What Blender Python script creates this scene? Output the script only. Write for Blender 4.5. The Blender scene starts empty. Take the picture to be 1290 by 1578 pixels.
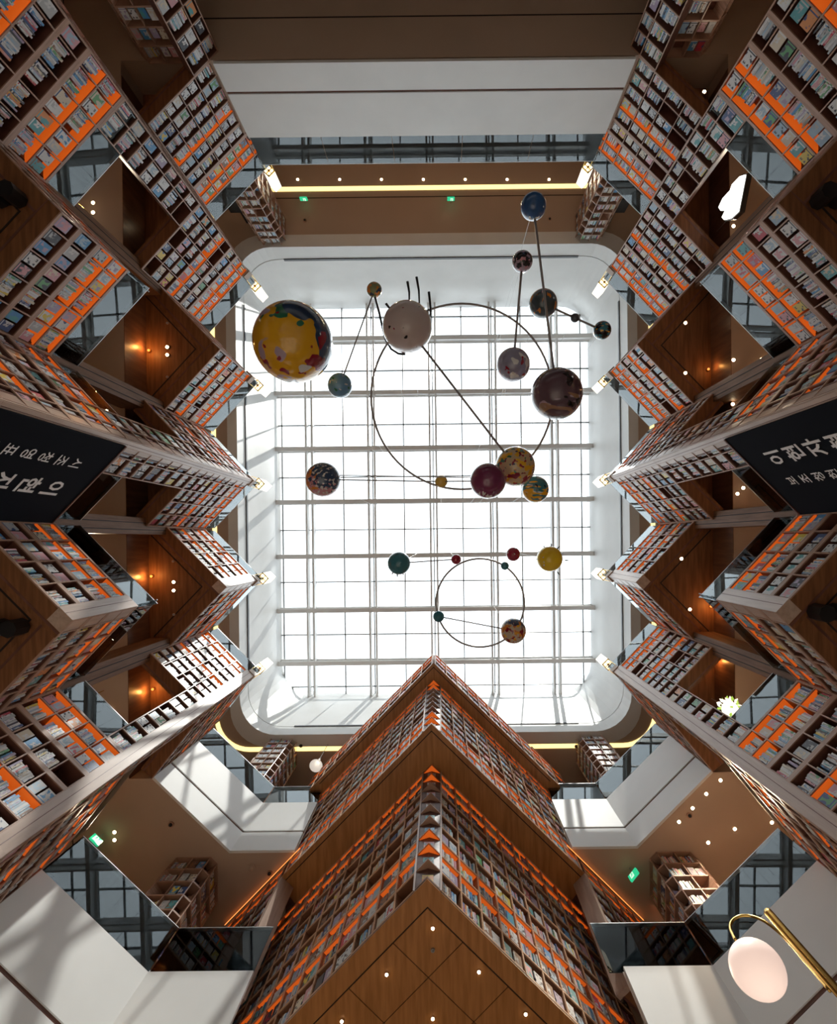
import bpy, bmesh, math, random
from mathutils import Vector, Matrix
random.seed(7)
SC = bpy.context.scene
COL = SC.collection
# ------------------------------------------------------------------ camera
F = 800.0; CX, CY = 679.4, 833.2; XO = .255; EYE = 1.5; ROLL = .01134        # the zenith lies off the frame centre: a shifted lens
cam = bpy.data.cameras.new('camera'); camo = bpy.data.objects.new('camera', cam); COL.objects.link(camo)
cr_, sr_ = math.cos(ROLL), math.sin(ROLL)
R_ = Vector((cr_, sr_, 0)); D_ = Vector((-sr_, cr_, 0))               # frame right and frame down in the world
camo.matrix_world = Matrix(((R_.x, -D_.x, 0, XO), (R_.y, -D_.y, 0, 0), (0, 0, -1, EYE), (0, 0, 0, 1)))
cam.sensor_fit = 'VERTICAL'; cam.sensor_height = 36.0; cam.lens = F/1578*36.0; cam.clip_start = 0.05; cam.clip_end = 300
cam.shift_x = -(CX-645)/1578; cam.shift_y = (CY-789)/1578
SC.camera = camo
def at(px, py, Z):                                       # point of the real space at height Z over the lens
    return (R_*(px-CX)+D_*(py-CY))*(Z/F)+Vector((XO, 0, Z))
def proj(p):
    q = p-Vector((XO, 0, 0))
    return (CX+F*q.dot(R_)/q.z, CY+F*q.dot(D_)/q.z) if q.z > .05 else (-9999, -9999)
# ------------------------------------------------------------------ world, sun, exposure
wd = bpy.data.worlds.new('sky'); SC.world = wd; wd.use_nodes = True
bg = wd.node_tree.nodes['Background']; bg.inputs[0].default_value = (0.90, 0.95, 1.0, 1); bg.inputs[1].default_value = 3.0
SUN = (at(822, 562, 1.0)-Vector((XO, 0, 0))).normalized()
sl = bpy.data.lights.new('sun', 'SUN'); sl.energy = 3.2; sl.angle = math.radians(0.6); sl.color = (1, 0.95, 0.88)
so = bpy.data.objects.new('sun', sl); COL.objects.link(so); so.location = SUN*60
so.rotation_euler = SUN.to_track_quat('Z', 'Y').to_euler()
SC.view_settings.view_transform = 'Standard'; SC.view_settings.look = 'None'
SC.view_settings.exposure = 0.12; SC.view_settings.gamma = 1.0; SC.view_settings.use_curve_mapping = False
try:
    SC.cycles.max_bounces = 8; SC.cycles.diffuse_bounces = 5; SC.cycles.glossy_bounces = 3; SC.cycles.transparent_max_bounces = 12
    SC.cycles.sample_clamp_indirect = 6.0; SC.cycles.caustics_reflective = False; SC.cycles.caustics_refractive = False
except Exception: pass
# ------------------------------------------------------------------ materials
def nmat(name, base, rough=0.5, metal=0.0, emit=None, estr=0.0, spec=0.5, coat=0.0):
    m = bpy.data.materials.new(name); m.use_nodes = True
    b = m.node_tree.nodes['Principled BSDF']
    b.inputs['Base Color'].default_value = (*base, 1); b.inputs['Roughness'].default_value = rough
    b.inputs['Metallic'].default_value = metal; b.inputs['Specular IOR Level'].default_value = spec
    b.inputs['Coat Weight'].default_value = coat
    if emit: b.inputs['Emission Color'].default_value = (*emit, 1); b.inputs['Emission Strength'].default_value = estr
    return m
def noise_over(m, c1, c2, scale=(1, 1, 1), nscale=3.0, detail=4, lo=0.35, hi=0.65, bump=0.0, coord='Object'):
    nt = m.node_tree; b = nt.nodes['Principled BSDF']
    tc = nt.nodes.new('ShaderNodeTexCoord'); mp = nt.nodes.new('ShaderNodeMapping'); mp.inputs['Scale'].default_value = scale
    nz = nt.nodes.new('ShaderNodeTexNoise'); nz.inputs['Scale'].default_value = nscale; nz.inputs['Detail'].default_value = detail
    cr = nt.nodes.new('ShaderNodeValToRGB'); cr.color_ramp.elements[0].position = lo; cr.color_ramp.elements[1].position = hi
    cr.color_ramp.elements[0].color = (*c1, 1); cr.color_ramp.elements[1].color = (*c2, 1)
    nt.links.new(tc.outputs[coord], mp.inputs['Vector']); nt.links.new(mp.outputs[0], nz.inputs['Vector'])
    nt.links.new(nz.outputs['Fac'], cr.inputs[0]); nt.links.new(cr.outputs[0], b.inputs['Base Color'])
    if bump:
        bp = nt.nodes.new('ShaderNodeBump'); bp.inputs['Strength'].default_value = bump; bp.inputs['Distance'].default_value = 0.01
        nt.links.new(nz.outputs['Fac'], bp.inputs['Height']); nt.links.new(bp.outputs[0], b.inputs['Normal'])
    return m
M = {}
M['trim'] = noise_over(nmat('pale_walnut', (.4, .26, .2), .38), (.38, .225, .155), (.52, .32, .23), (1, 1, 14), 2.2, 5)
M['post'] = noise_over(nmat('post_walnut', (.5, .38, .32), .3), (.48, .34, .27), (.60, .45, .37), (6, 6, .7), 2.0, 5)
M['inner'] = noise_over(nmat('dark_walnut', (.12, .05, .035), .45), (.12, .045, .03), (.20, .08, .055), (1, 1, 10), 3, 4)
M['glowwood'] = noise_over(nmat('walnut_glow_tint', (.6, .2, .06), .4), (.55, .17, .045), (.70, .24, .07), (1, 1, 10), 3, 4)  # walnut with the orange shelf light painted into its colour
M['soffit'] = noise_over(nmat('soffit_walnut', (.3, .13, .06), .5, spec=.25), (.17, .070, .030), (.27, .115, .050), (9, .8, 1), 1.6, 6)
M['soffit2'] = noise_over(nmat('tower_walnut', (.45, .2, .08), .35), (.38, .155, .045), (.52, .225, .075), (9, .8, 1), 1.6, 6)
M['towerlitedge'] = noise_over(nmat('tower_edge_lit_tint', (.7, .42, .25), .4), (.66, .38, .22), (.80, .50, .32), (1, 1, 14), 2.2, 5)  # brighter copy of the trim: warm light on the tower put into the colour
M['towerlitinner'] = noise_over(nmat('tower_inner_lit_tint', (.3, .13, .06), .45), (.24, .10, .05), (.34, .15, .08), (1, 1, 10), 3, 4)  # warmer copy of the dark walnut, tower light put into the colour
M['column'] = noise_over(nmat('column_walnut', (.2, .1, .05), .6, spec=.2), (.17, .085, .045), (.25, .13, .075), (9, 9, .8), 1.6, 5)
M['groove'] = nmat('groove_dark', (.02, .012, .01), .8)
M['tan'] = noise_over(nmat('tan_paint', (.5, .37, .27), .5), (.50, .375, .285), (.54, .405, .31), (1, 1, 1), .6, 2)
M['recess'] = noise_over(nmat('recess_walnut', (.13, .06, .04), .4), (.15, .065, .035), (.22, .10, .055), (1, 8, 1), 1.5, 4)
M['white'] = noise_over(nmat('white_plaster', (.82, .83, .82), .5), (.80, .81, .80), (.85, .86, .85), (1, 1, 1), .8, 3)
M['steel'] = nmat('white_steel', (.88, .88, .87), .4)
M['mullion'] = nmat('mullion_grey', (.30, .31, .31), .4)
M['black'] = nmat('black_plastic', (.012, .012, .014), .4)
M['brass'] = nmat('brass', (.62, .42, .12), .25, 1.0)
M['rod'] = nmat('rod_metal', (.36, .33, .32), .4, .3)
M['cable'] = nmat('cable_steel', (.4, .4, .4), .4, .8)
M['floor'] = noise_over(nmat('floor_stone', (.7, .62, .53), .5), (.66, .58, .50), (.74, .67, .58), (1, 1, 1), 2, 4)
M['banner'] = nmat('banner_black', (.010, .012, .018), .9, spec=.08)
M['letter'] = nmat('letter_white', (.95, .95, .97), .6)
M['lamp'] = nmat('lamp_warm', (.9, .85, .75), .5, emit=(1, .90, .72), estr=1.5)
M['lampcell'] = nmat('lamp_cell', (.9, .8, .6), .5, emit=(1, .82, .50), estr=2.0)
M['led'] = nmat('led_line', (.9, .8, .4), .5, emit=(1, .76, .30), estr=1.6)
M['ledwarm'] = nmat('led_orange', (.6, .2, .05), .5, emit=(1, .30, .07), estr=1.5)
M['shelfglow'] = nmat('painted_shelf_glow', (.7, .22, .05), .5, emit=(1, .15, .012), estr=.42)  # emission stands in for orange light falling on shelf undersides
M['spot'] = nmat('spot_lens', (1, .9, .7), .5, emit=(1, .78, .48), estr=22)
M['globe'] = nmat('frosted_globe', (.9, .8, .75), .4, emit=(1, .72, .62), estr=.60)
M['cloud'] = nmat('cloud_panel', (.9, .9, .9), .5, emit=(1, .98, .92), estr=2.5)
M['green'] = nmat('exit_green', (.02, .35, .15), .4, emit=(.03, .6, .28), estr=.9)
M['signwhite'] = nmat('exit_white', (.9, .95, .9), .4, emit=(.8, 1, .85), estr=.9)
M['shade'] = nmat('opal_shade', (.85, .82, .78), .3, emit=(1, .95, .85), estr=.35)
M['leaf'] = nmat('leaf_glow', (.25, .4, .05), .5, emit=(.45, .6, .12), estr=.7)
def glass(name, tint, refl):
    m = bpy.data.materials.new(name); m.use_nodes = True; nt = m.node_tree; nt.nodes.clear()
    o = nt.nodes.new('ShaderNodeOutputMaterial'); mx = nt.nodes.new('ShaderNodeMixShader')
    t = nt.nodes.new('ShaderNodeBsdfTransparent'); t.inputs[0].default_value = (*tint, 1)
    g = nt.nodes.new('ShaderNodeBsdfGlossy'); g.inputs['Roughness'].default_value = 0.012; g.inputs[0].default_value = (.9, .97, 1, 1)
    fr = nt.nodes.new('ShaderNodeFresnel'); fr.inputs[0].default_value = refl
    nt.links.new(fr.outputs[0], mx.inputs[0]); nt.links.new(t.outputs[0], mx.inputs[1]); nt.links.new(g.outputs[0], mx.inputs[2])
    nt.links.new(mx.outputs[0], o.inputs[0]); return m
M['glass'] = glass('balustrade_glass', (.93, .96, .95), 1.55)
M['roofglass'] = glass('roof_glass', (.96, .98, .98), 1.3)
# books: tint and ink come from the book itself, pattern from its cover UVs
def book_material():
    m = nmat('book_cover', (.7, .7, .7), .42); nt = m.node_tree; b = nt.nodes['Principled BSDF']
    a = nt.nodes.new('ShaderNodeAttribute'); a.attribute_name = 'tint'
    k = nt.nodes.new('ShaderNodeAttribute'); k.attribute_name = 'ink'
    uv = nt.nodes.new('ShaderNodeUVMap'); uv.uv_map = 'UVMap'
    ad = nt.nodes.new('ShaderNodeVectorMath'); ad.operation = 'MULTIPLY_ADD'; ad.inputs[1].default_value = (37, 53, 71)
    nt.links.new(k.outputs['Color'], ad.inputs[0]); nt.links.new(uv.outputs[0], ad.inputs[2])
    nz = nt.nodes.new('ShaderNodeTexNoise'); nz.inputs['Scale'].default_value = 2.6; nz.inputs['Detail'].default_value = 2
    nt.links.new(ad.outputs[0], nz.inputs['Vector'])
    cr = nt.nodes.new('ShaderNodeValToRGB'); cr.color_ramp.elements[0].position = .50; cr.color_ramp.elements[1].position = .56
    nt.links.new(nz.outputs['Fac'], cr.inputs[0])
    # keep the picture inside the middle of the cover
    sp = nt.nodes.new('ShaderNodeSeparateXYZ'); nt.links.new(uv.outputs[0], sp.inputs[0])
    g1 = nt.nodes.new('ShaderNodeMath'); g1.operation = 'GREATER_THAN'; g1.inputs[1].default_value = .3; nt.links.new(sp.outputs[1], g1.inputs[0])
    g2 = nt.nodes.new('ShaderNodeMath'); g2.operation = 'LESS_THAN'; g2.inputs[1].default_value = .9; nt.links.new(sp.outputs[1], g2.inputs[0])
    m1 = nt.nodes.new('ShaderNodeMath'); m1.operation = 'MULTIPLY'; nt.links.new(g1.outputs[0], m1.inputs[0]); nt.links.new(g2.outputs[0], m1.inputs[1])
    m2 = nt.nodes.new('ShaderNodeMath'); m2.operation = 'MULTIPLY'; nt.links.new(m1.outputs[0], m2.inputs[0]); nt.links.new(cr.outputs[0], m2.inputs[1])
    # title strip
    w1 = nt.nodes.new('ShaderNodeMath'); w1.operation = 'COMPARE'; w1.inputs[1].default_value = .17; w1.inputs[2].default_value = .035; nt.links.new(sp.outputs[1], w1.inputs[0])
    mx0 = nt.nodes.new('ShaderNodeMath'); mx0.operation = 'MAXIMUM'; nt.links.new(m2.outputs[0], mx0.inputs[0]); nt.links.new(w1.outputs[0], mx0.inputs[1])
    mx = nt.nodes.new('ShaderNodeMixRGB'); nt.links.new(mx0.outputs[0], mx.inputs[0]); nt.links.new(a.outputs['Color'], mx.inputs[1]); nt.links.new(k.outputs['Color'], mx.inputs[2])
    nt.links.new(mx.outputs[0], b.inputs['Base Color']); return m
M['book'] = book_material()
M['pages'] = nmat('book_pages', (.78, .74, .66), .8)
# ------------------------------------------------------------------ mesh helpers
class MB:
    def __init__(s): s.v = []; s.f = []; s.mi = []; s.mats = []
    def mat(s, m):
        if m not in s.mats: s.mats.append(m)
        return s.mats.index(m)
    def poly(s, vs, faces, m):
        k = len(s.v); i = s.mat(m); s.v += [tuple(v) for v in vs]
        for f in faces: s.f.append([k+j for j in f]); s.mi.append(i)
    def obox(s, o, a, b, c, m):                           # corner o and three edge vectors
        o, a, b, c = Vector(o), Vector(a), Vector(b), Vector(c)
        if a.cross(b).dot(c) < 0: o = o + a; a = -a
        P = [o, o+a, o+a+b, o+b, o+c, o+a+c, o+a+b+c, o+b+c]
        s.poly(P, [(0, 3, 2, 1), (4, 5, 6, 7), (0, 1, 5, 4), (1, 2, 6, 5), (2, 3, 7, 6), (3, 0, 4, 7)], m)
    def box(s, x0, x1, y0, y1, z0, z1, m): s.obox((x0, y0, z0), (x1-x0, 0, 0), (0, y1-y0, 0), (0, 0, z1-z0), m)
    def prism(s, pts, z0, z1, m):                         # horizontal polygon extruded in z
        n = len(pts); area = sum(pts[i][0]*pts[(i+1) % n][1]-pts[(i+1) % n][0]*pts[i][1] for i in range(n))
        if area < 0: pts = pts[::-1]
        vs = [(p[0], p[1], z0) for p in pts]+[(p[0], p[1], z1) for p in pts]
        fs = [tuple(range(n-1, -1, -1)), tuple(range(n, 2*n))]+[(i, (i+1) % n, n+(i+1) % n, n+i) for i in range(n)]
        s.poly(vs, fs, m)
    def tube(s, pts, r, m, n=10, caps=True, closed=False, r2=None):
        pts = [Vector(p) for p in pts]; N = len(pts); k = len(s.v); i0 = s.mat(m); ref = None
        for i, p in enumerate(pts):
            if closed: t = (pts[(i+1) % N]-pts[i-1]).normalized()
            else: t = (pts[min(i+1, N-1)]-pts[max(i-1, 0)]).normalized()
            if ref is None: ref = t.orthogonal().normalized()
            ref = (ref - t*ref.dot(t)).normalized(); bi = t.cross(ref)
            rr = r if r2 is None else r+(r2-r)*i/(N-1)
            for j in range(n):
                a = 2*math.pi*j/n; s.v.append(tuple(p+(ref*math.cos(a)+bi*math.sin(a))*rr))
        for i in range(N if closed else N-1):
            for j in range(n):
                a, b = k+i*n+j, k+i*n+(j+1) % n; c, d = k+((i+1) % N)*n+(j+1) % n, k+((i+1) % N)*n+j
                s.f.append([a, b, c, d]); s.mi.append(i0)
        if caps and not closed:
            s.f.append([k+j for j in range(n)][::-1]); s.mi.append(i0)
            s.f.append([k+(N-1)*n+j for j in range(n)]); s.mi.append(i0)
    def sphere(s, c, r, m, nu=32, nv=16, sz=1.0):
        k = len(s.v); i0 = s.mat(m); c = Vector(c)
        for v in range(nv+1):
            th = math.pi*v/nv
            for u in range(nu):
                ph = 2*math.pi*u/nu; s.v.append((c.x+r*math.sin(th)*math.cos(ph), c.y+r*math.sin(th)*math.sin(ph), c.z+r*sz*math.cos(th)))
        for v in range(nv):
            for u in range(nu):
                a, b = k+v*nu+u, k+v*nu+(u+1) % nu; c2, d = b+nu, a+nu
                s.f.append([a, d, c2, b]); s.mi.append(i0)
    def build(s, name, parent=None, smooth=False, origin=None):
        me = bpy.data.meshes.new(name); o0 = Vector(origin) if origin is not None else Vector((0, 0, 0))
        if parent is not None: o0 = o0 + Vector(parent['_o'])
        me.from_pydata([tuple(Vector(v)-o0) for v in s.v], [], s.f)
        for m in s.mats: me.materials.append(m)
        me.polygons.foreach_set('material_index', s.mi)
        if smooth: me.polygons.foreach_set('use_smooth', [True]*len(s.f))
        me.update()
        o = bpy.data.objects.new(name, me); COL.objects.link(o)
        if parent is not None:
            o.parent = parent
            o.location = o0-Vector(parent['_o']) if origin is None else (0, 0, 0)
            if origin is None: o.location = (0, 0, 0)
        else: o.location = o0
        o['_o'] = tuple(o0)
        return o
def empty(name, loc):
    o = bpy.data.objects.new(name, None); COL.objects.link(o); o.location = loc; o['_o'] = tuple(loc); o.empty_display_size = .2; return o
def tag(o, label=None, cat=None, group=None, kind=None):
    if label: o['label'] = label
    if cat: o['category'] = cat
    if group: o['group'] = group
    if kind: o['kind'] = kind
    return o
def struct(mb, name, smooth=False):
    o = mb.build(name, smooth=smooth); o['kind'] = 'structure'; return o
NUM = 'one two three four five six seven eight nine ten eleven twelve thirteen fourteen fifteen sixteen seventeen eighteen nineteen twenty'.split()+['last']*20
ORD = ['first', 'second', 'third', 'fourth', 'fifth', 'sixth', 'seventh', 'eighth', 'ninth', 'tenth', 'eleventh', 'twelfth', 'thirteenth', 'fourteenth']
# ------------------------------------------------------------------ levels (height over the lens) and plan of the void
CT, CB, CL = 15.2, 13.07, 12.17          # upper band top, bottom, tan ceiling and tall band bottom
BT, BB, BL = 9.26, 7.6, 6.55               # lower band
FC, FB = 14.34, 8.7                      # floor tops
RZ, GZ = 19.5, 24.7                      # roof ceiling, skylight glass
TIP = {1: (4.83, -11.53), 2: (5.30, -7.96), 3: (5.25, -4.88), 4: (5.25, -1.83), 5: (5.16, 1.11), 6: (5.28, 3.90)}
VAL = {1: (6.5, -9.85), 2: (6.70, -6.45), 3: (6.66, -3.38), 4: (6.64, -.42), 5: (6.58, 2.56), 6: (6.57, 5.50)}
PC = (4.78, 7.26); FY = -11.28           # end of the chamfer at the tower side, far edge of the void
RX = 7.12                                # riser line
def side(p, s): return (p[0]*s, p[1])
# ------------------------------------------------------------------ large structure
mb = MB(); mb.box(-16, 16, -20, 17, -1.8, -1.5, M['floor']); struct(mb, 'floor')
for nm, a in (('wall_left', (-16.2, -16, -20, 17)), ('wall_right', (16, 16.2, -20, 17)), ('wall_far', (-16, 16, -20.2, -20)), ('wall_near', (-16, 16, 17, 17.2))):
    mb = MB(); mb.box(*a, -1.5, RZ+.6, M['tan']); struct(mb, nm)
def slab(level):
    Z0, ZW, ZT = (CL, CB, FC) if level == 'C' else (BL, BB, FB)
    tag_ = 'upper' if level == 'C' else 'lower'
    for s in (-1, 1):
        sd = 'left' if s < 0 else 'right'
        mb = MB(); xs = sorted((s*RX, s*16)); mb.box(xs[0], xs[1], -20, 17, Z0, ZT, M['tan']); 
        mb.box(s*RX-.012, s*RX+.012, -11, 7.3, Z0+.002, CB if level == 'C' else BB, M['recess'])
        struct(mb, 'ceiling_'+tag_+'_'+sd)
        # walnut soffit inside the wedges
        poly = [side(TIP[1], s)]
        for k in range(1, 7):
            if k > 1: poly.append(side(TIP[k], s))
            poly.append(side(VAL[k], s))
        poly = [side((min(p[0]*s+.40, RX-.02), p[1]), s) for p in poly]
        poly += [(s*RX, VAL[6][1]), (s*RX, TIP[1][1])]
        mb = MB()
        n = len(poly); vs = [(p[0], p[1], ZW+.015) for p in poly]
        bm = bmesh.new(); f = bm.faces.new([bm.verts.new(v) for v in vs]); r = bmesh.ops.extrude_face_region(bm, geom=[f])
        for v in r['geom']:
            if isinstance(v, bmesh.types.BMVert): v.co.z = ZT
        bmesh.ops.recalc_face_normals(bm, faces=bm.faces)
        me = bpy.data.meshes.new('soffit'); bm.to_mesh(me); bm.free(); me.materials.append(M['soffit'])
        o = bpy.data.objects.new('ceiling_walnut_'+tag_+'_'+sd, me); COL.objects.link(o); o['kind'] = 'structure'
        # grooves in the soffit of the wedges
        for k in (2, 3, 4, 5, 6):
            t = Vector((*side(TIP[k], s), 0)); va = Vector((*side(VAL[k-1], s), 0)); vb = Vector((*side(VAL[k], s), 0))
            ix = Vector((s*.62, 0, 0))
            mb = MB()
            for q in (va, vb):
                d = (q-t).normalized(); a = t+ix; L = (q-t).length-.30
                nn = Vector((-d.y, d.x, 0))
                mb.obox(a+Vector((0, 0, ZW+.009)), d*L, nn*.028, (0, 0, .01), M['groove'])
            g = mb.build('soffit_groove'); g.parent = o
        # downstand wall on the tan side
    mb = MB(); mb.box(-RX, RX, -20, FY-.05, Z0, ZT, M['tan']); struct(mb, 'ceiling_'+tag_+'_far')
    for s in (-1, 1):
        mb = MB(); mb.prism([(s*3.22, PC[1]), side(PC, s), side(VAL[6], s), (s*RX, VAL[6][1]), (s*RX, 11.16)], Z0, ZT, M['tan'])
        struct(mb, 'ceiling_'+tag_+'_near_'+('left' if s < 0 else 'right'))
    # white fascias
    zg = Z0+.36*(ZT-Z0)
    def fascia(p, q, name, over=.06):
        p, q = Vector((*p, 0)), Vector((*q, 0)); d = (q-p).normalized(); nn = Vector((-d.y, d.x, 0))
        mid = (p+q)/2
        if nn.dot(Vector((0, -1, 0))-mid) < 0: nn = -nn      # towards the void
        mb = MB()
        mb.obox(p+Vector((0, 0, Z0-.02)), q-p, nn*over, (0, 0, zg-.02-Z0), M['white'])
        mb.obox(p+Vector((0, 0, zg-.001)), q-p, nn*(over*.45), (0, 0, .05), M['inner'])
        mb.obox(p+Vector((0, 0, zg+.048)), q-p, nn*(over*.9), (0, 0, ZT-zg), M['white'])
        struct(mb, name)
    fascia((-4.95, FY), (4.95, FY), 'trim_fascia_far_'+tag_)
    for s in (-1, 1):
        w = 'left' if s < 0 else 'right'
        fascia(side(VAL[6], s), side(PC, s), 'trim_fascia_chamfer_%s_%s' % (tag_, w))
        fascia(side(PC, s), (s*3.25 if level == 'C' else (2.98 if s < 0 else 3.25)*s, PC[1]), 'trim_fascia_near_%s_%s' % (tag_, w))
slab('C'); slab('B')
# ceiling seams
for s in (-1, 1):
    for Z0, t in ((CL, 'upper'), (BL, 'lower')):
        mb = MB(); mb.box(s*8.45-.012, s*8.45+.012, -18, 16, Z0-.004, Z0+.002, M['groove']); struct(mb, 'trim_seam_%s_%s' % (t, 'left' if s < 0 else 'right'))
mb = MB()
for y in (-12.3, -14.4): mb.box(-RX, RX, y-.015, y+.015, CL-.004, CL+.002, M['groove'])
struct(mb, 'trim_seam_far_upper')
# roof, shaft, skylight
h0 = at(366, 756, RZ); h1 = at(970, 756, RZ); hy0 = at(665, 378, RZ).y; hy1 = at(665, 1130, RZ).y
HX0, HX1 = h0.x, h1.x; HYC = (hy0+hy1)/2
def rrect(x0, x1, y0, y1, r, n=8):
    out = []
    for cx, cy, a0 in ((x1-r, y1-r, 0), (x0+r, y1-r, 90), (x0+r, y0+r, 180), (x1-r, y0+r, 270)):
        for i in range(n+1):
            a = math.radians(a0+90*i/n); out.append((cx+r*math.cos(a), cy+r*math.sin(a)))
    return out
hole = rrect(HX0, HX1, hy0, hy1, 1.35)
bm = bmesh.new()
outer = [(-16, -20), (16, -20), (16, 17), (-16, 17)]
ov = [bm.verts.new((x, y, RZ)) for x, y in outer]; hv = [bm.verts.new((x, y, RZ)) for x, y in hole]
es = [bm.edges.new((ov[i], ov[(i+1) % 4])) for i in range(4)]+[bm.edges.new((hv[i], hv[(i+1) % len(hv)])) for i in range(len(hv))]
bmesh.ops.triangle_fill(bm, use_beauty=True, use_dissolve=False, edges=es)
r = bmesh.ops.extrude_face_region(bm, geom=list(bm.faces))
for v in r['geom']:
    if isinstance(v, bmesh.types.BMVert): v.co.z = RZ+.5
bmesh.ops.recalc_face_normals(bm, faces=bm.faces)
me = bpy.data.meshes.new('ceiling'); bm.to_mesh(me); bm.free(); me.materials.append(M['tan'])
o = bpy.data.objects.new('ceiling', me); COL.objects.link(o); o['kind'] = 'structure'
def ring_wall(path, z0, z1, th, m, name):
    mb = MB(); n = len(path); cx = sum(p[0] for p in path)/n; cy = sum(p[1] for p in path)/n
    outp = [(cx+(p[0]-cx)*(1+th), cy+(p[1]-cy)*(1+th)) for p in path]
    vs = [(*p, z0) for p in path]+[(*p, z1) for p in path]+[(*p, z0) for p in outp]+[(*p, z1) for p in outp]
    fs = []
    for i in range(n):
        j = (i+1) % n
        fs += [(i, n+i, n+j, j), (2*n+i, 2*n+j, 3*n+j, 3*n+i), (i, j, 2*n+j, 2*n+i), (n+i, 3*n+i, 3*n+j, n+j)]
    mb.poly(vs, fs, m); return struct(mb, name)
hole2 = rrect(HX0-.0, HX1+.0, hy0, hy1, 1.35)
inner = [(p[0]*.998, (p[1]-HYC)*.998+HYC) for p in hole]
ring_wall(inner, RZ-.03, RZ+.80, .05, M['white'], 'trim_skylight_kerb')
ring_wall([(p[0]*1.004, (p[1]-HYC)*1.004+HYC) for p in hole], RZ+.80, RZ+.85, .05, M['groove'], 'trim_skylight_groove')
ring_wall(inner, RZ+.85, GZ+.4, .05, M['white'], 'wall_skylight_shaft')
mb = MB()
mb.box(HX0+1.6, HX1-1.6, hy0+.005, hy0+.05, RZ+.78, RZ+.90, M['black']); mb.box(HX0+1.8, HX1-1.8, hy1-.05, hy1-.005, RZ+.79, RZ+.87, M['black'])
mb.box(HX0+.005, HX0+.05, hy0+1.8, hy1-1.8, RZ+.78, RZ+.90, M['black']); mb.box(HX1-.05, HX1-.005, hy0+1.8, hy1-1.8, RZ+.78, RZ+.90, M['black'])
struct(mb, 'trim_vent_slot')
win = empty('window_1', (0, -1.6, GZ)); win['kind'] = 'structure'
gx = [at(x, 756, GZ-.5).x for x in (477, 573, 668, 761, 856)]; gy = [at(665, y, GZ-.6).y for y in (521, 604.5, 690, 771.5, 855.6, 938.8, 1020)]
tx = [at(x, 756, GZ).x for x in (436, 530, 623, 713, 804, 896)]; ty = [at(665, y, GZ).y for y in (489, 571, 654, 734, 815, 895, 976, 1056)]
for y in gy:
    mb = MB(); mb.box(HX0-.1, HX1+.1, y-.10, y+.10, GZ-.70, GZ-.66, M['steel']); mb.box(HX0-.1, HX1+.1, y-.025, y+.025, GZ-.66, GZ-.2, M['steel']); mb.box(HX0-.1, HX1+.1, y-.10, y+.10, GZ-.2, GZ-.16, M['steel']); mb.build('roof_beam', win)
for x in gx:
    mb = MB(); mb.box(x-.19, x-.11, hy0-.1, hy1+.1, GZ-.55, GZ-.1, M['steel']); mb.box(x+.11, x+.19, hy0-.1, hy1+.1, GZ-.55, GZ-.1, M['steel']); mb.build('roof_girder', win)
for x in tx+gx:
    mb = MB(); mb.box(x-.025, x+.025, hy0, hy1, GZ-.08, GZ+.04, M['mullion']); mb.build('mullion', win)
for y in ty+gy:
    mb = MB(); mb.box(HX0, HX1, y-.025, y+.025, GZ-.08, GZ+.04, M['mullion']); mb.build('mullion', win)
ex = sorted([HX0]+tx+gx+[HX1]); ey = sorted([hy0]+ty+gy+[hy1])
pane_me = {}
for i in range(len(ex)-1):
    for j in range(len(ey)-1):
        mb = MB(); mb.box(ex[i]+.02, ex[i+1]-.02, ey[j]+.02, ey[j+1]-.02, GZ+.0, GZ+.012, M['roofglass']); mb.build('pane', win)
# ceiling grooves and light line around the hole
def ring_strip(x0, x1, y0, y1, r, w, z, h, m):
    mb = MB(); a = rrect(x0, x1, y0, y1, r, 10); b = rrect(x0+w, x1-w, y0+w, y1-w, max(.05, r-w), 10); n = len(a)
    vs = [(*p, z-h) for p in a]+[(*p, z-h) for p in b]+[(*p, z) for p in a]+[(*p, z) for p in b]
    fs = []
    for i in range(n):
        j = (i+1) % n; fs += [(i, n+i, n+j, j), (i, j, 2*n+j, 2*n+i), (n+i, 3*n+i, 3*n+j, n+j)]
    mb.poly(vs, fs, m); return mb
struct(ring_strip(HX0-.35, HX1+.35, hy0-.35, hy1+.35, 1.6, .03, RZ, .004, M['groove']), 'trim_ceiling_groove')
ly0 = at(665, 286, RZ).y; ly1 = at(400, 1158, RZ).y
ll = ring_strip(HX0-.95, HX1+.95, ly0, ly1, 1.3, .16, RZ, .02, M['led']).build('light_line')
tag(ll, 'glowing yellow light line set in the top ceiling, running round the skylight opening', 'light')
gr = MB(); yy = at(665, 303, RZ).y; gr.box(-8, 8, yy-.015, yy+.015, RZ-.004, RZ, M['groove']); struct(gr, 'trim_ceiling_seam')
# valley columns of walnut behind the wedges
for s in (-1, 1):
    w = 'left' if s < 0 else 'right'
    for k in (2, 3, 4, 5):
        x, y = VAL[k]
        t = empty('walnut_column', (s*(x+.05), y, FB)); mb = MB()
        xs = sorted((s*(x+.02), s*(x+.55)))
        mb.box(xs[0], xs[1], y-.19, y+.19, FB, CB, M['column']); mb.build('shaft', t)
        for dy in (-.07, .09):
            mb = MB(); xf = s*(x+.018); mb.box(min(xf, xf-s*.004), max(xf, xf-s*.004), y+dy-.008, y+dy+.008, FB, CB, M['groove']); mb.build('groove', t)
        tag(t, 'grooved walnut column in the %s valley from the top, %s side, between the two storeys' % (ORD[k-2], w), 'column', 'columns between the storeys')
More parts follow.
